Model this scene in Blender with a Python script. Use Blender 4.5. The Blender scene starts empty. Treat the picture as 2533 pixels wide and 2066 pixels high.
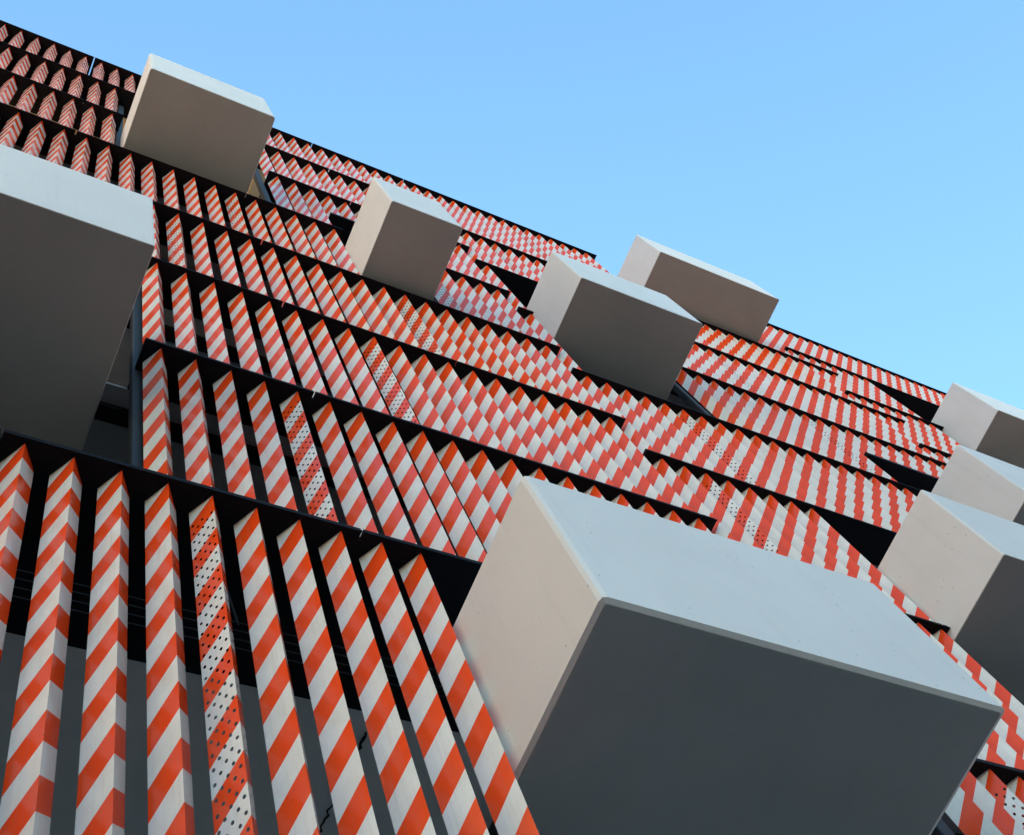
import bpy, bmesh, math, random
from mathutils import Matrix, Vector
random.seed(7)
U = 0.34                                   # metres per fin spacing; the facade is laid out in this module

# ------------------------------------------------------------------ camera, sky, sun, exposure
sc = bpy.context.scene
CAM = (-1.3244638, -11.1646745, -26.1312556)
RX = (0.8800393290100782, -0.39848650438066346, -0.2583394767005253)
RY = (0.2903604948167367, 0.8819518774528983, -0.3712838118030725)
RZ = (0.3757945747947961, 0.2517327783259841, 0.8918570770426261)
cam = bpy.data.cameras.new('camera'); co = bpy.data.objects.new('camera', cam); sc.collection.objects.link(co)
cam.sensor_fit = 'HORIZONTAL'; cam.sensor_width = 36.0; cam.lens = 3190.834 / 2533.0 * 36.0
cam.clip_start = 0.05; cam.clip_end = 2000
M = Matrix(((RX[0], -RY[0], -RZ[0], CAM[0]*U), (RX[1], -RY[1], -RZ[1], CAM[1]*U), (RX[2], -RY[2], -RZ[2], CAM[2]*U), (0, 0, 0, 1)))
co.matrix_world = M
sc.camera = co

SUN_EL, SUN_AZ = 28.0, 18.0                # azimuth: 0 = +Y, 90 = +X, clockwise seen from above; the sun stands behind the garage
w = bpy.data.worlds.new('World'); sc.world = w; w.use_nodes = True
nt = w.node_tree; nt.nodes.clear()
sky = nt.nodes.new('ShaderNodeTexSky'); sky.sky_type = 'NISHITA'; sky.sun_disc = False
sky.sun_elevation = math.radians(SUN_EL); sky.sun_rotation = math.radians(SUN_AZ)
sky.altitude = 0; sky.air_density = 1.0; sky.dust_density = 0.1; sky.ozone_density = 1.2
hs = nt.nodes.new('ShaderNodeHueSaturation'); hs.inputs['Hue'].default_value = 0.485; hs.inputs['Saturation'].default_value = 1.1
bg = nt.nodes.new('ShaderNodeBackground'); bg.inputs['Strength'].default_value = 0.15
wo = nt.nodes.new('ShaderNodeOutputWorld')
nt.links.new(sky.outputs[0], hs.inputs['Color']); nt.links.new(hs.outputs[0], bg.inputs[0]); nt.links.new(bg.outputs[0], wo.inputs[0])

sun = bpy.data.lights.new('sun', 'SUN'); sun.energy = 4.6; sun.angle = math.radians(0.53); sun.color = (1.0, 0.88, 0.74)
so = bpy.data.objects.new('sun', sun); sc.collection.objects.link(so)
az, el = math.radians(SUN_AZ), math.radians(SUN_EL)
d = Vector((math.sin(az)*math.cos(el), math.cos(az)*math.cos(el), math.sin(el)))
so.rotation_euler = d.to_track_quat('Z', 'Y').to_euler()
so.location = (20, 20, 40)

sc.view_settings.view_transform = 'Standard'; sc.view_settings.look = 'None'
sc.view_settings.exposure = 1.66; sc.view_settings.gamma = 1.0; sc.view_settings.use_curve_mapping = False
sc.render.engine = 'CYCLES'
sc.cycles.max_bounces = 8; sc.cycles.diffuse_bounces = 4; sc.cycles.glossy_bounces = 3

# ------------------------------------------------------------------ materials
def new_mat(name):
    m = bpy.data.materials.new(name); m.use_nodes = True
    n = m.node_tree; b = n.nodes['Principled BSDF']
    return m, n, b
def N(n, t, **kw):
    x = n.nodes.new(t)
    for k, v in kw.items(): setattr(x, k, v)
    return x
def math_node(n, op, a, b=None, c=None):
    x = N(n, 'ShaderNodeMath', operation=op)
    for i, v in enumerate((a, b, c)):
        if v is None: continue
        if isinstance(v, (int, float)): x.inputs[i].default_value = v
        else: n.links.new(v, x.inputs[i])
    return x.outputs[0]
def mixc(n, fac, a, b, blend='MIX'):
    x = N(n, 'ShaderNodeMix', data_type='RGBA', blend_type=blend)
    if isinstance(fac, (int, float)): x.inputs[0].default_value = fac
    else: n.links.new(fac, x.inputs[0])
    for i, v in ((6, a), (7, b)):
        if isinstance(v, tuple): x.inputs[i].default_value = (*v, 1)
        else: n.links.new(v, x.inputs[i])
    return x.outputs[2]
def noise(n, co_, scale, detail=3, rough=0.5):
    x = N(n, 'ShaderNodeTexNoise'); x.inputs['Scale'].default_value = scale
    x.inputs['Detail'].default_value = detail; x.inputs['Roughness'].default_value = rough
    n.links.new(co_, x.inputs['Vector']); return x.outputs[0]
def ramp(n, v, lo, hi):
    x = N(n, 'ShaderNodeMapRange'); x.inputs[1].default_value = lo; x.inputs[2].default_value = hi
    n.links.new(v, x.inputs[0]); return x.outputs[0]

def stripe_material():
    m, n, b = new_mat('barricade_sheeting')
    uv = N(n, 'ShaderNodeUVMap'); uv.uv_map = 'UVMap'
    sp = N(n, 'ShaderNodeSeparateXYZ'); n.links.new(uv.outputs[0], sp.inputs[0])
    v = math_node(n, 'SUBTRACT', sp.outputs[1], math_node(n, 'MULTIPLY', sp.outputs[0], 1.0))
    v = math_node(n, 'ADD', v, math_node(n, 'MULTIPLY', N(n, 'ShaderNodeObjectInfo').outputs['Random'], 0.045))
    fr = math_node(n, 'FRACT', math_node(n, 'DIVIDE', v, 1.54))
    isor = math_node(n, 'LESS_THAN', fr, 0.497)
    geo = N(n, 'ShaderNodeNewGeometry'); pos = geo.outputs['Position']
    oi = N(n, 'ShaderNodeObjectInfo')
    dirt = ramp(n, noise(n, pos, 3.0, 4, 0.65), 0.35, 0.75)
    fine = ramp(n, noise(n, pos, 55.0, 2, 0.6), 0.62, 0.72)
    white = mixc(n, dirt, (0.82, 0.80, 0.74), (0.72, 0.69, 0.61))
    white = mixc(n, math_node(n, 'MULTIPLY', fine, 0.10), white, (0.35, 0.32, 0.27))
    orange = mixc(n, dirt, (0.97, 0.078, 0.008), (0.86, 0.062, 0.008))
    orange = mixc(n, math_node(n, 'MULTIPLY', oi.outputs['Random'], 0.18), orange, (0.66, 0.06, 0.015))
    c = mixc(n, isor, white, orange)
    mp = N(n, 'ShaderNodeMapping'); mp.inputs['Scale'].default_value = (40, 40, 1.2); n.links.new(pos, mp.inputs[0])
    st = ramp(n, noise(n, mp.outputs[0], 1.0, 4, 0.65), 0.5, 0.85)
    c = mixc(n, math_node(n, 'MULTIPLY', st, 0.22), c, (0.30, 0.22, 0.17))
    # scuffs: rare dark specks
    vo = N(n, 'ShaderNodeTexVoronoi'); vo.inputs['Scale'].default_value = 2.6; n.links.new(pos, vo.inputs['Vector'])
    sk = math_node(n, 'LESS_THAN', vo.outputs['Distance'], 0.014)
    c = mixc(n, math_node(n, 'MULTIPLY', sk, 0.7), c, (0.12, 0.08, 0.06))
    n.links.new(c, b.inputs['Base Color'])
    n.links.new(ramp_out(n, noise(n, pos, 7.0, 3), 0.10, 0.26), b.inputs['Roughness'])
    b.inputs['IOR'].default_value = 1.42
    bp = N(n, 'ShaderNodeBump'); bp.inputs['Strength'].default_value = 0.05; bp.inputs['Distance'].default_value = 0.01
    n.links.new(noise(n, pos, 5.0, 1), bp.inputs['Height']); n.links.new(bp.outputs[0], b.inputs['Normal'])
    return m
def ramp_out(n, v, a, bb):
    x = N(n, 'ShaderNodeMapRange'); x.inputs[3].default_value = a; x.inputs[4].default_value = bb
    n.links.new(v, x.inputs[0]); return x.outputs[0]

def plain(name, col, rough=0.6, var=0.25, scale=2.0, bump=0.0, bscale=60, metallic=0.0):
    m, n, b = new_mat(name)
    geo = N(n, 'ShaderNodeNewGeometry'); pos = geo.outputs['Position']
    f = ramp(n, noise(n, pos, scale, 5, 0.6), 0.3, 0.7)
    dk = tuple(x*(1-var) for x in col)
    n.links.new(mixc(n, f, col, dk), b.inputs['Base Color'])
    b.inputs['Roughness'].default_value = rough; b.inputs['Metallic'].default_value = metallic
    if bump:
        bp = N(n, 'ShaderNodeBump'); bp.inputs['Strength'].default_value = bump; bp.inputs['Distance'].default_value = 0.01
        n.links.new(noise(n, pos, bscale, 4), bp.inputs['Height']); n.links.new(bp.outputs[0], b.inputs['Normal'])
    return m

def stucco_material(name, base, stain, chips=True):
    m, n, b = new_mat(name)
    geo = N(n, 'ShaderNodeNewGeometry'); pos = geo.outputs['Position']
    big = ramp(n, noise(n, pos, 1.1, 4, 0.6), 0.35, 0.7)
    c = mixc(n, big, base, stain)
    # faint vertical run-off streaks
    mp = N(n, 'ShaderNodeMapping'); mp.inputs['Scale'].default_value = (9, 9, 0.5); n.links.new(pos, mp.inputs[0])
    st = ramp(n, noise(n, mp.outputs[0], 1.0, 4, 0.6), 0.55, 0.8)
    c = mixc(n, math_node(n, 'MULTIPLY', st, 0.16), c, tuple(x*0.6 for x in base))
    fine = noise(n, pos, 160.0, 3, 0.7)
    c = mixc(n, math_node(n, 'MULTIPLY', ramp(n, fine, 0.4, 0.7), 0.07), c, tuple(x*0.55 for x in base))
    # small chips in clusters
    mp2 = N(n, 'ShaderNodeMapping'); mp2.inputs['Scale'].default_value = (1, 1, 0.6); n.links.new(pos, mp2.inputs[0])
    vo = N(n, 'ShaderNodeTexVoronoi'); vo.inputs['Scale'].default_value = 13.0; n.links.new(mp2.outputs[0], vo.inputs['Vector'])
    ch = math_node(n, 'LESS_THAN', vo.outputs['Distance'], 0.10)
    cl = math_node(n, 'GREATER_THAN', noise(n, pos, 1.9, 2), 0.56 if chips else 2.0)
    c = mixc(n, math_node(n, 'MULTIPLY', math_node(n, 'MULTIPLY', ch, cl), 0.36), c, (0.10, 0.09, 0.08))
    n.links.new(c, b.inputs['Base Color']); b.inputs['Roughness'].default_value = 0.85
    bp = N(n, 'ShaderNodeBump'); bp.inputs['Strength'].default_value = 0.22; bp.inputs['Distance'].default_value = 0.004
    n.links.new(noise(n, pos, 120.0, 4, 0.7), bp.inputs['Height']); n.links.new(bp.outputs[0], b.inputs['Normal'])
    return m

M_FIN = stripe_material()
M_FINBACK = plain('fin_back_metal', (0.10, 0.10, 0.10), 0.5)
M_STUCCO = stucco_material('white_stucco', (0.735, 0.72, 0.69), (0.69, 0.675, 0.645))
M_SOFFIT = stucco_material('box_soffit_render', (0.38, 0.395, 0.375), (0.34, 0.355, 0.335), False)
M_BLACK = plain('black_painted_steel', (0.006, 0.0065, 0.009), 0.7, 0.3, 3.0)
M_BLACK.node_tree.nodes['Principled BSDF'].inputs['Specular IOR Level'].default_value = 0.12
M_CEIL = plain('grey_ceiling_concrete', (0.30, 0.31, 0.31), 0.8, 0.2, 0.9, 0.2, 40)
M_WALL = plain('dark_garage_wall', (0.42, 0.43, 0.43), 0.8)
M_CEILW = plain('pale_ground_floor_ceiling', (0.58, 0.60, 0.585), 0.8, 0.15, 0.9, 0.2, 40)
M_CEILGLOW = plain('lamp_tinted_ceiling', (0.72, 0.52, 0.30), 0.8, 0.12, 0.9)  # warm lamp glow put into the ceiling colour
M_COL = plain('blue_grey_painted_column', (0.010, 0.017, 0.024), 0.6)
M_ASPH = plain('asphalt', (0.024, 0.026, 0.029), 0.9, 0.3, 1.5, 0.4, 50)
M_PAVE = plain('pavement_concrete', (0.55, 0.52, 0.47), 0.85, 0.2, 1.0, 0.2, 40)

# ------------------------------------------------------------------ mesh helpers (coordinates in fin modules)
def mesh_obj(name, verts, faces, mat, parent=None, mats=None, fmat=None, uvs=None, loc=(0, 0, 0), smooth=False):
    me = bpy.data.meshes.new(name)
    me.from_pydata([(v[0]*U, v[1]*U, v[2]*U) for v in verts], [], faces)
    for m_ in (mats or [mat]): me.materials.append(m_)
    if fmat: me.polygons.foreach_set('material_index', fmat)
    if uvs:
        l = me.uv_layers.new(name='UVMap')
        for p in me.polygons:
            for li in p.loop_indices: l.data[li].uv = uvs[me.loops[li].vertex_index]
    me.update()
    o = bpy.data.objects.new(name, me); sc.collection.objects.link(o)
    o.location = (loc[0]*U, loc[1]*U, loc[2]*U)
    if parent: o.parent = parent
    return o
def box_vf(x0, x1, y0, y1, z0, z1, off=0):
    v = [(x, y, z) for z in (z0, z1) for y in (y0, y1) for x in (x0, x1)]
    f = [(0, 2, 3, 1), (4, 5, 7, 6), (0, 1, 5, 4), (2, 6, 7, 3), (0, 4, 6, 2), (1, 3, 7, 5)]
    return v, [tuple(i+off for i in q) for q in f]
def boxes(name, lst, mat, parent=None):
    V, F = [], []
    for b_ in lst:
        v, f = box_vf(*b_, off=len(V)); V += v; F += f
    return mesh_obj(name, V, F, mat, parent)
def bevel(o, wdt, seg=1, only=None):
    bm = bmesh.new(); bm.from_mesh(o.data)
    es = [e for e in bm.edges if (only is None or only(e))]
    bmesh.ops.bevel(bm, geom=es, offset=wdt*U, segments=seg, affect='EDGES', profile=0.5)
    bm.to_mesh(o.data); bm.free(); o.data.update()

# ------------------------------------------------------------------ ground and surroundings
GZ = CAM[2] - 1.62/U
def structure(o): o['kind'] = 'structure'; return o
g = structure(boxes('road', [(-900, 900, -900, 900, GZ-2, GZ-0.42)], M_ASPH))
pv = structure(boxes('pavement', [(-10, 900, -26, 33.9, GZ-0.416, GZ)], M_PAVE))

# unseen buildings added for the light: cream warms left-hand sides, brown dims right-hand ones
M_CREAM = plain('cream_render', (0.80, 0.68, 0.48), 0.85, 0.12, 0.3)
M_GLASS = plain('window_glass', (0.03, 0.035, 0.04), 0.12, 0.1)
M_DARKROOF = plain('added_podium_dark', (0.045, 0.045, 0.05), 0.9)
M_BRICK = plain('brown_render', (0.22, 0.17, 0.14), 0.85, 0.15, 0.3)
def added_neighbour(x0, x1, y0, y1, z1, label, wm=None, turn=28, added_podium=0):
    root = bpy.data.objects.new('added_building', None); sc.collection.objects.link(root)
    root['label'] = label; root['category'] = 'building'
    root.location = ((x0+x1)/2*U, (y0+y1)/2*U, GZ*U); root.rotation_euler.z = math.radians(turn)
    def ch(name, lst, mat):
        o = boxes(name, lst, mat, root); o.matrix_parent_inverse = Matrix.Translation(-root.location); return o
    ch('wall', [(x0, x1, y0, y1, GZ+0.005, z1)], wm or M_CREAM)
    ch('roof', [(x0-0.6, x1+0.6, y0-0.6, y1+0.6, z1+0.01, z1+0.8)], M_PAVE)
    if added_podium: ch('added_podium', [(x0-2, x1+added_podium, y0-2, y1, GZ+0.004, -9)], M_DARKROOF)  # added dark block, keeps sunlit ground and wall base off the undersides
    wv = []
    z = GZ+10 if not added_podium else -4
    while z < z1-8:
        y = y0+6
        while y < y1-6:
            wv.append((x1-0.2, x1+0.06, y, y+3.6, z, z+4.6)); y += 13
        z += 11
    o = ch('windows', wv, M_GLASS); o['kind'] = 'stuff'
added_neighbour(-120, -52, -54, 30, 68, 'unseen cream building added beyond the left picture edge to bounce warm light', None, 28, 30)
added_neighbour(40, 210, -140, -62, 38, 'unseen low building added behind the viewer to block sky light', M_BRICK, 0)

# ------------------------------------------------------------------ the garage
garage = bpy.data.objects.new('parking_garage', None); sc.collection.objects.link(garage)
garage.location = (0, 0, 0)
garage['label'] = 'tall parking garage clad in rows of orange and white striped vertical fins between black ledges'
garage['category'] = 'building'

Z1 = [-14.0, 0.0, 8.957, 17.933, 26.683, 35.565, 44.651, 53.78, 62.577]
Z2 = [-14.0, -3.577, 5.425, 14.584, 23.532, 32.485, 41.49, 50.403, 62.577]
Z3 = [-14.0, 8.9, 17.9, 26.8, 35.796, 44.839, 53.786, 62.577]
X1, X2, XE = 21.5, 49.5, 92.0
LT = 0.18                                  # ledge thickness
SECT = [(Z1, -14, 21), (Z2, 22, 49), (Z3, 50, 91)]
# openings the concrete boxes pass through: (section, first column, last column, apex level, bottom override)
def removed(s, z, i):
    """None = full fin, 'x' = no fin, number = bottom height of a shortened fin"""
    def at(a): return abs(z-a) < 0.05
    if s == 0:
        if at(0.0) and i >= 10: return 'x'
        if (at(8.957) or at(17.933)) and i <= 2: return 'x'
        if (at(44.651) or at(53.78)) and 2 <= i <= 9: return 'x'
        if at(35.565) and 13 <= i <= 16: return 'x'
        if at(44.651) and 13 <= i <= 16: return 39.8
    if s == 1:
        if (at(41.49) or at(32.485)) and 23 <= i <= 30: return 'x'
        if at(62.577) and 37 <= i <= 46: return 'x'
        if (at(14.584) or at(5.425)) and i >= 30: return 'x'
        if at(23.532) and i >= 41: return 'x'
        if at(32.485) and i >= 41: return 28.5
    if s == 2:
        if (at(53.786) or at(44.839)) and 58 <= i <= 68: return 'x'
        if at(17.9) or at(8.9): return 'x'
        if at(26.8): return 'x'
    return None
PERF = {(0, 0.0, 4), (0, 8.957, 7), (0, 17.933, 11), (0, 26.683, 4), (0, 26.683, 14), (0, 35.565, 7), (0, 35.565, 17),
        (1, 53.0, 0), (1, 50.403, 25), (1, 62.577, 30), (1, 41.49, 37), (1, 32.485, 39), (1, 23.532, 27), (1, 14.584, 24),
        (1, -3.577, 24), (2, 44.839, 55), (2, 35.796, 53)}
HW, HD = 0.34, 0.56
FW = math.hypot(HW, HD)
def fin_vf(L):
    t = 0.05
    V = [(-HW, HD, 0), (0, 0, 0), (HW, HD, 0), (-HW, HD, -L), (0, 0, -L), (HW, HD, -L),
         (-HW+t, HD, 0), (0, t*1.9, 0), (HW-t, HD, 0), (-HW+t, HD, -L), (0, t*1.9, -L), (HW-t, HD, -L)]
    F = [(0, 3, 4, 1), (1, 4, 5, 2), (6, 7, 10, 9), (7, 8, 11, 10), (0, 6, 9, 3), (2, 5, 11, 8),
         (3, 9, 10, 4), (4, 10, 11, 5)]
    UVs = [(FW, 0), (0, 0), (-FW, 0), (FW, L), (0, L), (-FW, L)]*2
    FM = [0, 0, 1, 1, 0, 0, 0, 0]
    return V, F, UVs, FM
def perf_vf(L):
    """folded sheet with a staggered grid of punched round holes"""
    V, F, UVs = [], [], []
    cols = [0.0, 0.144, 0.267, 0.389, 0.514, FW]; cs = [0.083, 0.206, 0.328, 0.452, 0.576]
    rs, rz, pz = 0.034, 0.050, 0.367
    for side in (-1, 1):
        def P(s, z):
            V.append((side*HW*s/FW, HD*s/FW, -z)); UVs.append((-side*s, z)); return len(V)-1
        for k in range(5):
            a, b = cols[k], cols[k+1]
            z0 = 0.56 if k % 2 == 0 else 0.56+0.183
            n = int((L-0.35-z0)/pz)
            q = [P(a, 0), P(b, 0), P(b, z0), P(a, z0)]
            F.append(tuple(q) if side > 0 else tuple(reversed(q)))
            for r in range(n):
                za, zb = z0+r*pz, z0+(r+1)*pz; zc = (za+zb)/2
                if k == 0 and r % 1 == 0: pass
                c4 = [P(a, za), P(b, za), P(b, zb), P(a, zb)]
                oc = [P(cs[k]+rs*math.cos(math.radians(t)), zc+rz*math.sin(math.radians(t))) for t in range(225, 225+360, 45)]
                for e in range(4):
                    p = [c4[e], c4[(e+1) % 4], oc[(2*e+2) % 8], oc[(2*e+1) % 8], oc[2*e]]
                    F.append(tuple(p) if side > 0 else tuple(reversed(p)))
            q = [P(a, z0+n*pz), P(b, z0+n*pz), P(b, L), P(a, L)]
            F.append(tuple(q) if side > 0 else tuple(reversed(q)))
    return V, F, UVs, [0]*len(F)

fins = []
for s, (Z, c0, c1) in enumerate(SECT):
    for k in range(1, len(Z)):
        for i in range(c0, c1+1):
            r = removed(s, Z[k], i)
            if r == 'x': continue
            zb = (Z[k-1]+LT) if r is None else r
            zt = Z[k]
            # distance-based size in the picture, and whether it falls within the frame
            q = Vector((i-CAM[0], -CAM[1], (zt+zb)/2-CAM[2]))
            x, y, zz = q.dot(Vector(RX)), q.dot(Vector(RY)), q.dot(Vector(RZ))
            px, py = 3190.8*x/zz, 3190.8*y/zz
            qt = Vector((i-CAM[0], -CAM[1], zt-CAM[2])); pxt, pyt = 3190.8*qt.dot(Vector(RX))/qt.dot(Vector(RZ)), 3190.8*qt.dot(Vector(RY))/qt.dot(Vector(RZ))
            inside = (abs(px) < 1420 and abs(py) < 1250) or (abs(pxt) < 1330 and abs(pyt) < 1090)
            fins.append((0 if inside else 1, zz, s, zt, zt-zb, i, any(p[0] == s and abs(p[1]-zt) < .01 and p[2] == i for p in PERF)))
fins.sort(key=lambda t: (t[0], t[1]))
cache = {}
rest = []
for n, (out, dist, s, zt, L, i, perf) in enumerate(fins):
    if n < 298 and not out:
        key = (round(L, 2), perf)
        if key not in cache:
            V, F, UVs, FM = perf_vf(L) if perf else fin_vf(L)
            o = mesh_obj('fin', V, F, M_FIN, garage, mats=[M_FIN, M_FINBACK], fmat=FM, uvs=UVs, loc=(i, 0, zt))
            cache[key] = o
            if perf: o['label'] = 'perforated striped fin with punched round holes'
        else:
            o = cache[key].copy(); sc.collection.objects.link(o); o.location = (i*U, 0, zt*U)
        o.rotation_euler.z = random.gauss(0, 0.012); o.location.x += random.gauss(0, 0.006)*U; o.location.z += -abs(random.gauss(0, 0.01))*U
    else:
        rest.append((i, zt, L, perf))
if rest:
    V, F, UVs, FM = [], [], [], []
    for i, zt, L, perf in rest:
        v, f, u_, fm = perf_vf(L) if perf else fin_vf(L)
        o_ = len(V); V += [(a+i, b, c+zt) for a, b, c in v]; F += [tuple(x+o_ for x in q) for q in f]; UVs += u_; FM += fm
    o = mesh_obj('far_fins', V, F, M_FIN, garage, mats=[M_FIN, M_FINBACK], fmat=FM, uvs=UVs); o['kind'] = 'stuff'
print('fins', len(fins), 'rest', len(rest))

# ledges: black steel shelves at the top of every row of fins, in lengths with open joints
JOINTS = [-8.5, -0.5, 7.5, 14.3, 21.12, 29.12, 37.1, 45.1, 53.1, 61.1, 69.1, 77.1, 85.1]
LF, LB = -0.10, 1.45
def ledge(z, a, b, back=LB):
    cuts = [a]+[j for j in JOINTS if a+0.3 < j < b-0.3]+[b]
    top = z > 62
    for p, q in zip(cuts, cuts[1:]):
        e0 = 0.035 if p != a else 0; e1 = 0.035 if q != b else 0
        o = boxes('ledge', [(p+e0, q-e1, LF, back if top else 0.10, z, z+LT)], M_BLACK, garage)
        boxes('drip_edge', [(p+e0, q-e1, LF-0.03, LF-0.004, z-0.035, z+0.05)], M_BLACK, o)
    if not top: boxes('ledge_plate', [(a, b, 0.102, back, z, z+LT)], M_BLACK, garage)
for z in Z1[1:]:
    a, b, bk = -14, 21.7, LB
    if abs(z) < .01: ledge(z, a, b, 4.4); continue
    if abs(z-8.957) < .1 or abs(z-17.933) < .1: ledge(z, 2.52, b)
    elif abs(z-44.651) < .1: ledge(z, a, 1.55); ledge(z, 9.5, b)
    elif abs(z-35.565) < .1: ledge(z, a, 12.4); ledge(z, 16.6, b)
    elif abs(z-62.577) < .1: ledge(z, a, 36.9)
    else: ledge(z, a, b)
for z in Z2[1:-1]:
    a, b = 21.3, 52.4
    if abs(z-32.485) < .1: ledge(z, a, 22.5); ledge(z, 30.2, b)
    elif abs(z-5.425) < .1: ledge(z, a, 29.6)
    elif abs(z-23.532) < .1: ledge(z, a, 41.2)
    elif abs(z-14.584) < .1: ledge(z, a, 50.0)
    elif abs(z+3.577) < .1: ledge(z, 20.9, 44)
    else: ledge(z, a, b)
ledge(62.577, 46.2, XE)
for z in Z3[1:-1]:
    a, b = 49.7, XE
    if abs(z-44.839) < .1: ledge(z, a, 58.2); ledge(z, 68.6, b)
    else: ledge(z, a, b)

# slabs and ceilings behind the ledges
def ceiling(z, a, b, y0=LB+0.02, mat=None, beam=True):
    boxes('ceiling_slab', [(a, b, y0, 34, z+0.04, z+0.17)], mat or M_CEIL, garage)
    if beam: boxes('ceiling_beam', [(a, b, y0+0.55, y0+1.0, z-0.25, z+0.037)], M_BLACK, garage)
for z in Z1[1:]:
    if abs(z) < .01: ceiling(z, -14.5, 21.48, 4.42, M_CEILW, False)
    elif abs(z-44.651) < .01: ceiling(z, -14.5, 1.5, mat=M_CEILGLOW, beam=False); ceiling(z, 10.2, 21.48, beam=False)
    elif abs(z-53.78) < .01: ceiling(z, -14.5, 1.48, beam=False); ceiling(z, 1.5, 10.2, mat=M_CEILGLOW, beam=False); ceiling(z, 10.22, 21.48, beam=False)
    else: ceiling(z, -14.5, 21.48, beam=z < 30)
for z in Z2[1:]: ceiling(z, 21.52, 49.48, beam=z < 30)
for z in Z3[1:]: ceiling(z, 49.52, 110, beam=False)
# warm garage lamps seen only by their glow on the ceilings beside the upper-left box
M_LAMP, n_, b_ = new_mat('warm_lamp'); b_.inputs['Emission Color'].default_value = (1.0, 0.72, 0.36, 1); b_.inputs['Emission Strength'].default_value = 6.0
for x, y, z in ((-9, 3.4, 42.8), (-3, 3.4, 42.8), (4, 4.0, 51.2), (9.2, 3.4, 51.2)):
    o = boxes('ceiling_lamp', [(x-1.2, x+1.2, y-0.12, y+0.12, z, z+0.25)], M_LAMP, garage)
# headers that close the tops of the openings behind the shortened fins, dark lining of the openings
boxes('header_panel', [(12.4, 16.8, LF+0.1, 1.4, 39.45, 39.75)], M_BLACK, garage)
boxes('header_panel', [(40.7, 50.0, LF+0.1, 1.4, 28.15, 28.45)], M_BLACK, garage)
boxes('rear_wall', [(-15, 110, 34, 35, GZ+0.01, 63.39)], M_WALL, garage)
boxes('end_wall', [(-15.6, -15.02, 1.5, 35, GZ+0.01, 62.5)], M_WALL, garage)
boxes('end_wall', [(110.02, 111, 1.5, 35, GZ+0.01, 62.5)], M_WALL, garage)
boxes('roof_slab', [(-15, 110, 3.0, 34, 63.4, 63.8)], M_WALL, garage)
boxes('base_wall', [(-15, 110, 0.0, 0.8, GZ+0.01, GZ+3.0)], M_WALL, garage)
# steel columns beside the openings
def column(x, y, z0, z1, r=0.16):
    o = boxes('steel_column', [(x-r, x+r, y-r, y+r, z0, z1)], M_COL, garage); bevel(o, 0.03)
column(2.62, 0.98, 0.2, 26.6); column(1.62, 0.98, 35.8, 53.7); column(9.25, 0.72, 35.8, 53.7)
column(30.3, 0.72, 23.8, 41.4); column(21.0, 0.72, -13.9, -0.1, 0.22); column(12.15, 1.2, 26.9, 39.4)
column(22.75, 1.1, 23.8, 41.4); column(57.9, 1.1, 35.9, 53.7)
for x in (-12, 14.5, 27, 44, 62, 80): column(x, 6.5, -13.9, 62.4, 0.6)
# guard cables behind the lowest fins
for k, z in enumerate((-2.95, -3.28, -3.62, -3.96)):
    boxes('guard_cable', [(-14, 9.6, 1.28, 1.30, z, z+0.022)], M_COL, garage)

# ragged sealant crack in the ground floor ceiling and stiffening rods under the first ledge
def crack(pts, w):
    V, F = [], []
    for k, (x, y) in enumerate(pts):
        j = random.uniform(-0.05, 0.05); ww = w*random.uniform(0.4, 1.3)
        V += [(x+j-ww, y, 0.032), (x+j+ww, y, 0.032), (x+j-ww, y, 0.0), (x+j+ww, y, 0.0)]
        if k: a_ = 4*(k-1); F += [(a_+2, a_+3, a_+7, a_+6), (a_, a_+2, a_+6, a_+4), (a_+1, a_+5, a_+7, a_+3)]
    mesh_obj('crack', V, F, M_BLACK, garage)
crack([(9.62+0.02*math.sin(k), 4.95+k*0.09) for k in range(9)], 0.035)
crack([(9.58+0.02*math.sin(k*1.7), 7.0+k*0.12) for k in range(16)], 0.022)
for x0_, x1_ in ((0.9, 1.5), (4.2, 4.9), (-2.9, -2.3)):
    V = [(x0_, 0.9, -0.05), (x0_+0.05, 0.9, -0.05), (x0_+0.05, 0.9, -0.1), (x0_, 0.9, -0.1), (x1_, 1.5, -2.6), (x1_+0.05, 1.5, -2.6), (x1_+0.05, 1.5, -2.65), (x1_, 1.5, -2.65)]
    mesh_obj('brace_rod', V, [(0, 1, 5, 4), (1, 2, 6, 5), (2, 3, 7, 6), (3, 0, 4, 7), (0, 3, 2, 1), (4, 5, 6, 7)], M_COL, garage)

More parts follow.
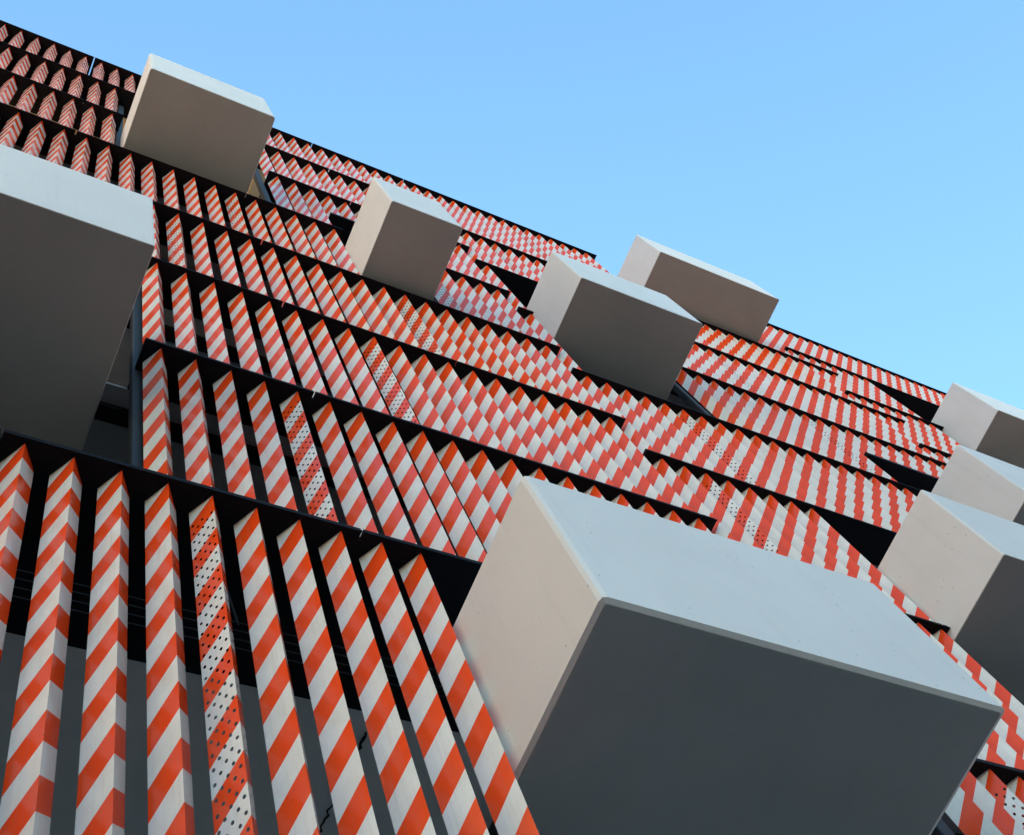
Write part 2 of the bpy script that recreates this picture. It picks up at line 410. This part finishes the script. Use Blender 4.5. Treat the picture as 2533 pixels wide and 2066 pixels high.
# ------------------------------------------------------------------ the projecting concrete boxes
def concrete_box(label, x0, x1, y0, z0, z1, ch=0.05, chv=0.2, y1=1.2, step=0.0, group='white boxes projecting from the facade'):
    root = bpy.data.objects.new('concrete_box', None); sc.collection.objects.link(root)
    root.location = ((x0+x1)/2*U, 0, z0*U)
    root['label'] = label; root['category'] = 'concrete box'; root['group'] = group
    ox, oz = (x0+x1)/2, z0
    a, b, h = x0-ox, x1-ox, z1-z0
    # shell: plan outline with chamfered front corners, lower edge chamfer running round
    ys = 1.3 if step else y1-0.05
    def ring(inset, z, cv):
        return [(a+inset+step, y1, z), (a+inset+step, ys, z), (a+inset, ys, z), (a+inset, y0+cv, z), (a+inset+(cv-inset)*0.25, y0+inset+(cv-inset)*0.25, z), (a+cv, y0+inset, z),
                (b-cv, y0+inset, z), (b-inset-(cv-inset)*0.25, y0+inset+(cv-inset)*0.25, z), (b-inset, y0+cv, z), (b-inset, y1, z)]
    V = ring(ch, 0, chv+ch*0.4) + ring(0, ch*0.42, chv) + ring(0, h-0.04, chv) + ring(0.04, h, chv+0.02)
    F = []
    for r in range(3):
        for k in range(9):
            F.append((r*10+k, (r+1)*10+k, (r+1)*10+k+1, r*10+k+1))
    F.append(tuple(30+k for k in range(10)))
    F.append((0, 9, 19, 29, 39, 30, 20, 10))
    s = mesh_obj('shell', V, F, M_STUCCO, root)
    # soffit panel set a little proud of the lower edge
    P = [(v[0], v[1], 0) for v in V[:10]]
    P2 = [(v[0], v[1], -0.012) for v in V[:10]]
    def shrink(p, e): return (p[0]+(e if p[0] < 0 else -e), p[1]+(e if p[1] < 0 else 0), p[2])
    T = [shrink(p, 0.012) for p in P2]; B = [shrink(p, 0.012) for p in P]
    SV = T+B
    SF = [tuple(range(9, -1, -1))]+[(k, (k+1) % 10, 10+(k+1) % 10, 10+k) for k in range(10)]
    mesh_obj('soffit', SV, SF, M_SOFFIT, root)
    return root
BX = [
 ('biggest concrete box, nearest the viewer at lower right, with chipped cream side and chamfered edges', 9.27, 18.75, -3.49, -7.9, -2.75, 0.11, 0.13, 2.0, 0.9),
 ('concrete box cut off by the left picture edge above the first striped row', -9.0, 1.62, -3.5, 5.6, 10.85, 0.02, 0.06, 2.3),
 ('concrete box at upper left that breaks the roofline, only a sliver of left side showing', 1.70, 7.80, -3.75, 37.5, 43.4, 0.025, 0.13),
 ('narrowest concrete box with a nearly square underside, second along the facade below the roofline', 12.07, 15.45, -3.5, 27.35, 32.3, 0.02, 0.10),
 ('concrete box in the middle of the facade overlapping the one behind it against the sky', 22.10, 28.95, -3.13, 28.8, 33.6, 0.02, 0.08),
 ('concrete box with cream left side set against the sky in a gap of the roofline', 35.9, 45.65, -3.35, 50.9, 55.5, 0.02, 0.08),
 ('farthest concrete box at the right picture edge just under the end of the roofline', 58.15, 68.4, -3.05, 41.0, 46.3, 0.02, 0.08),
 ('middle one of the three overlapping concrete boxes at the right picture edge', 41.3, 50.3, -2.95, 17.7, 23.3, 0.02, 0.08),
 ('lowest of the three concrete boxes at the right picture edge, with a broad cream side', 29.32, 39.5, -3.2, 5.0, 9.95, 0.02, 0.08, 1.9),
]
for b_ in BX: concrete_box(*b_)
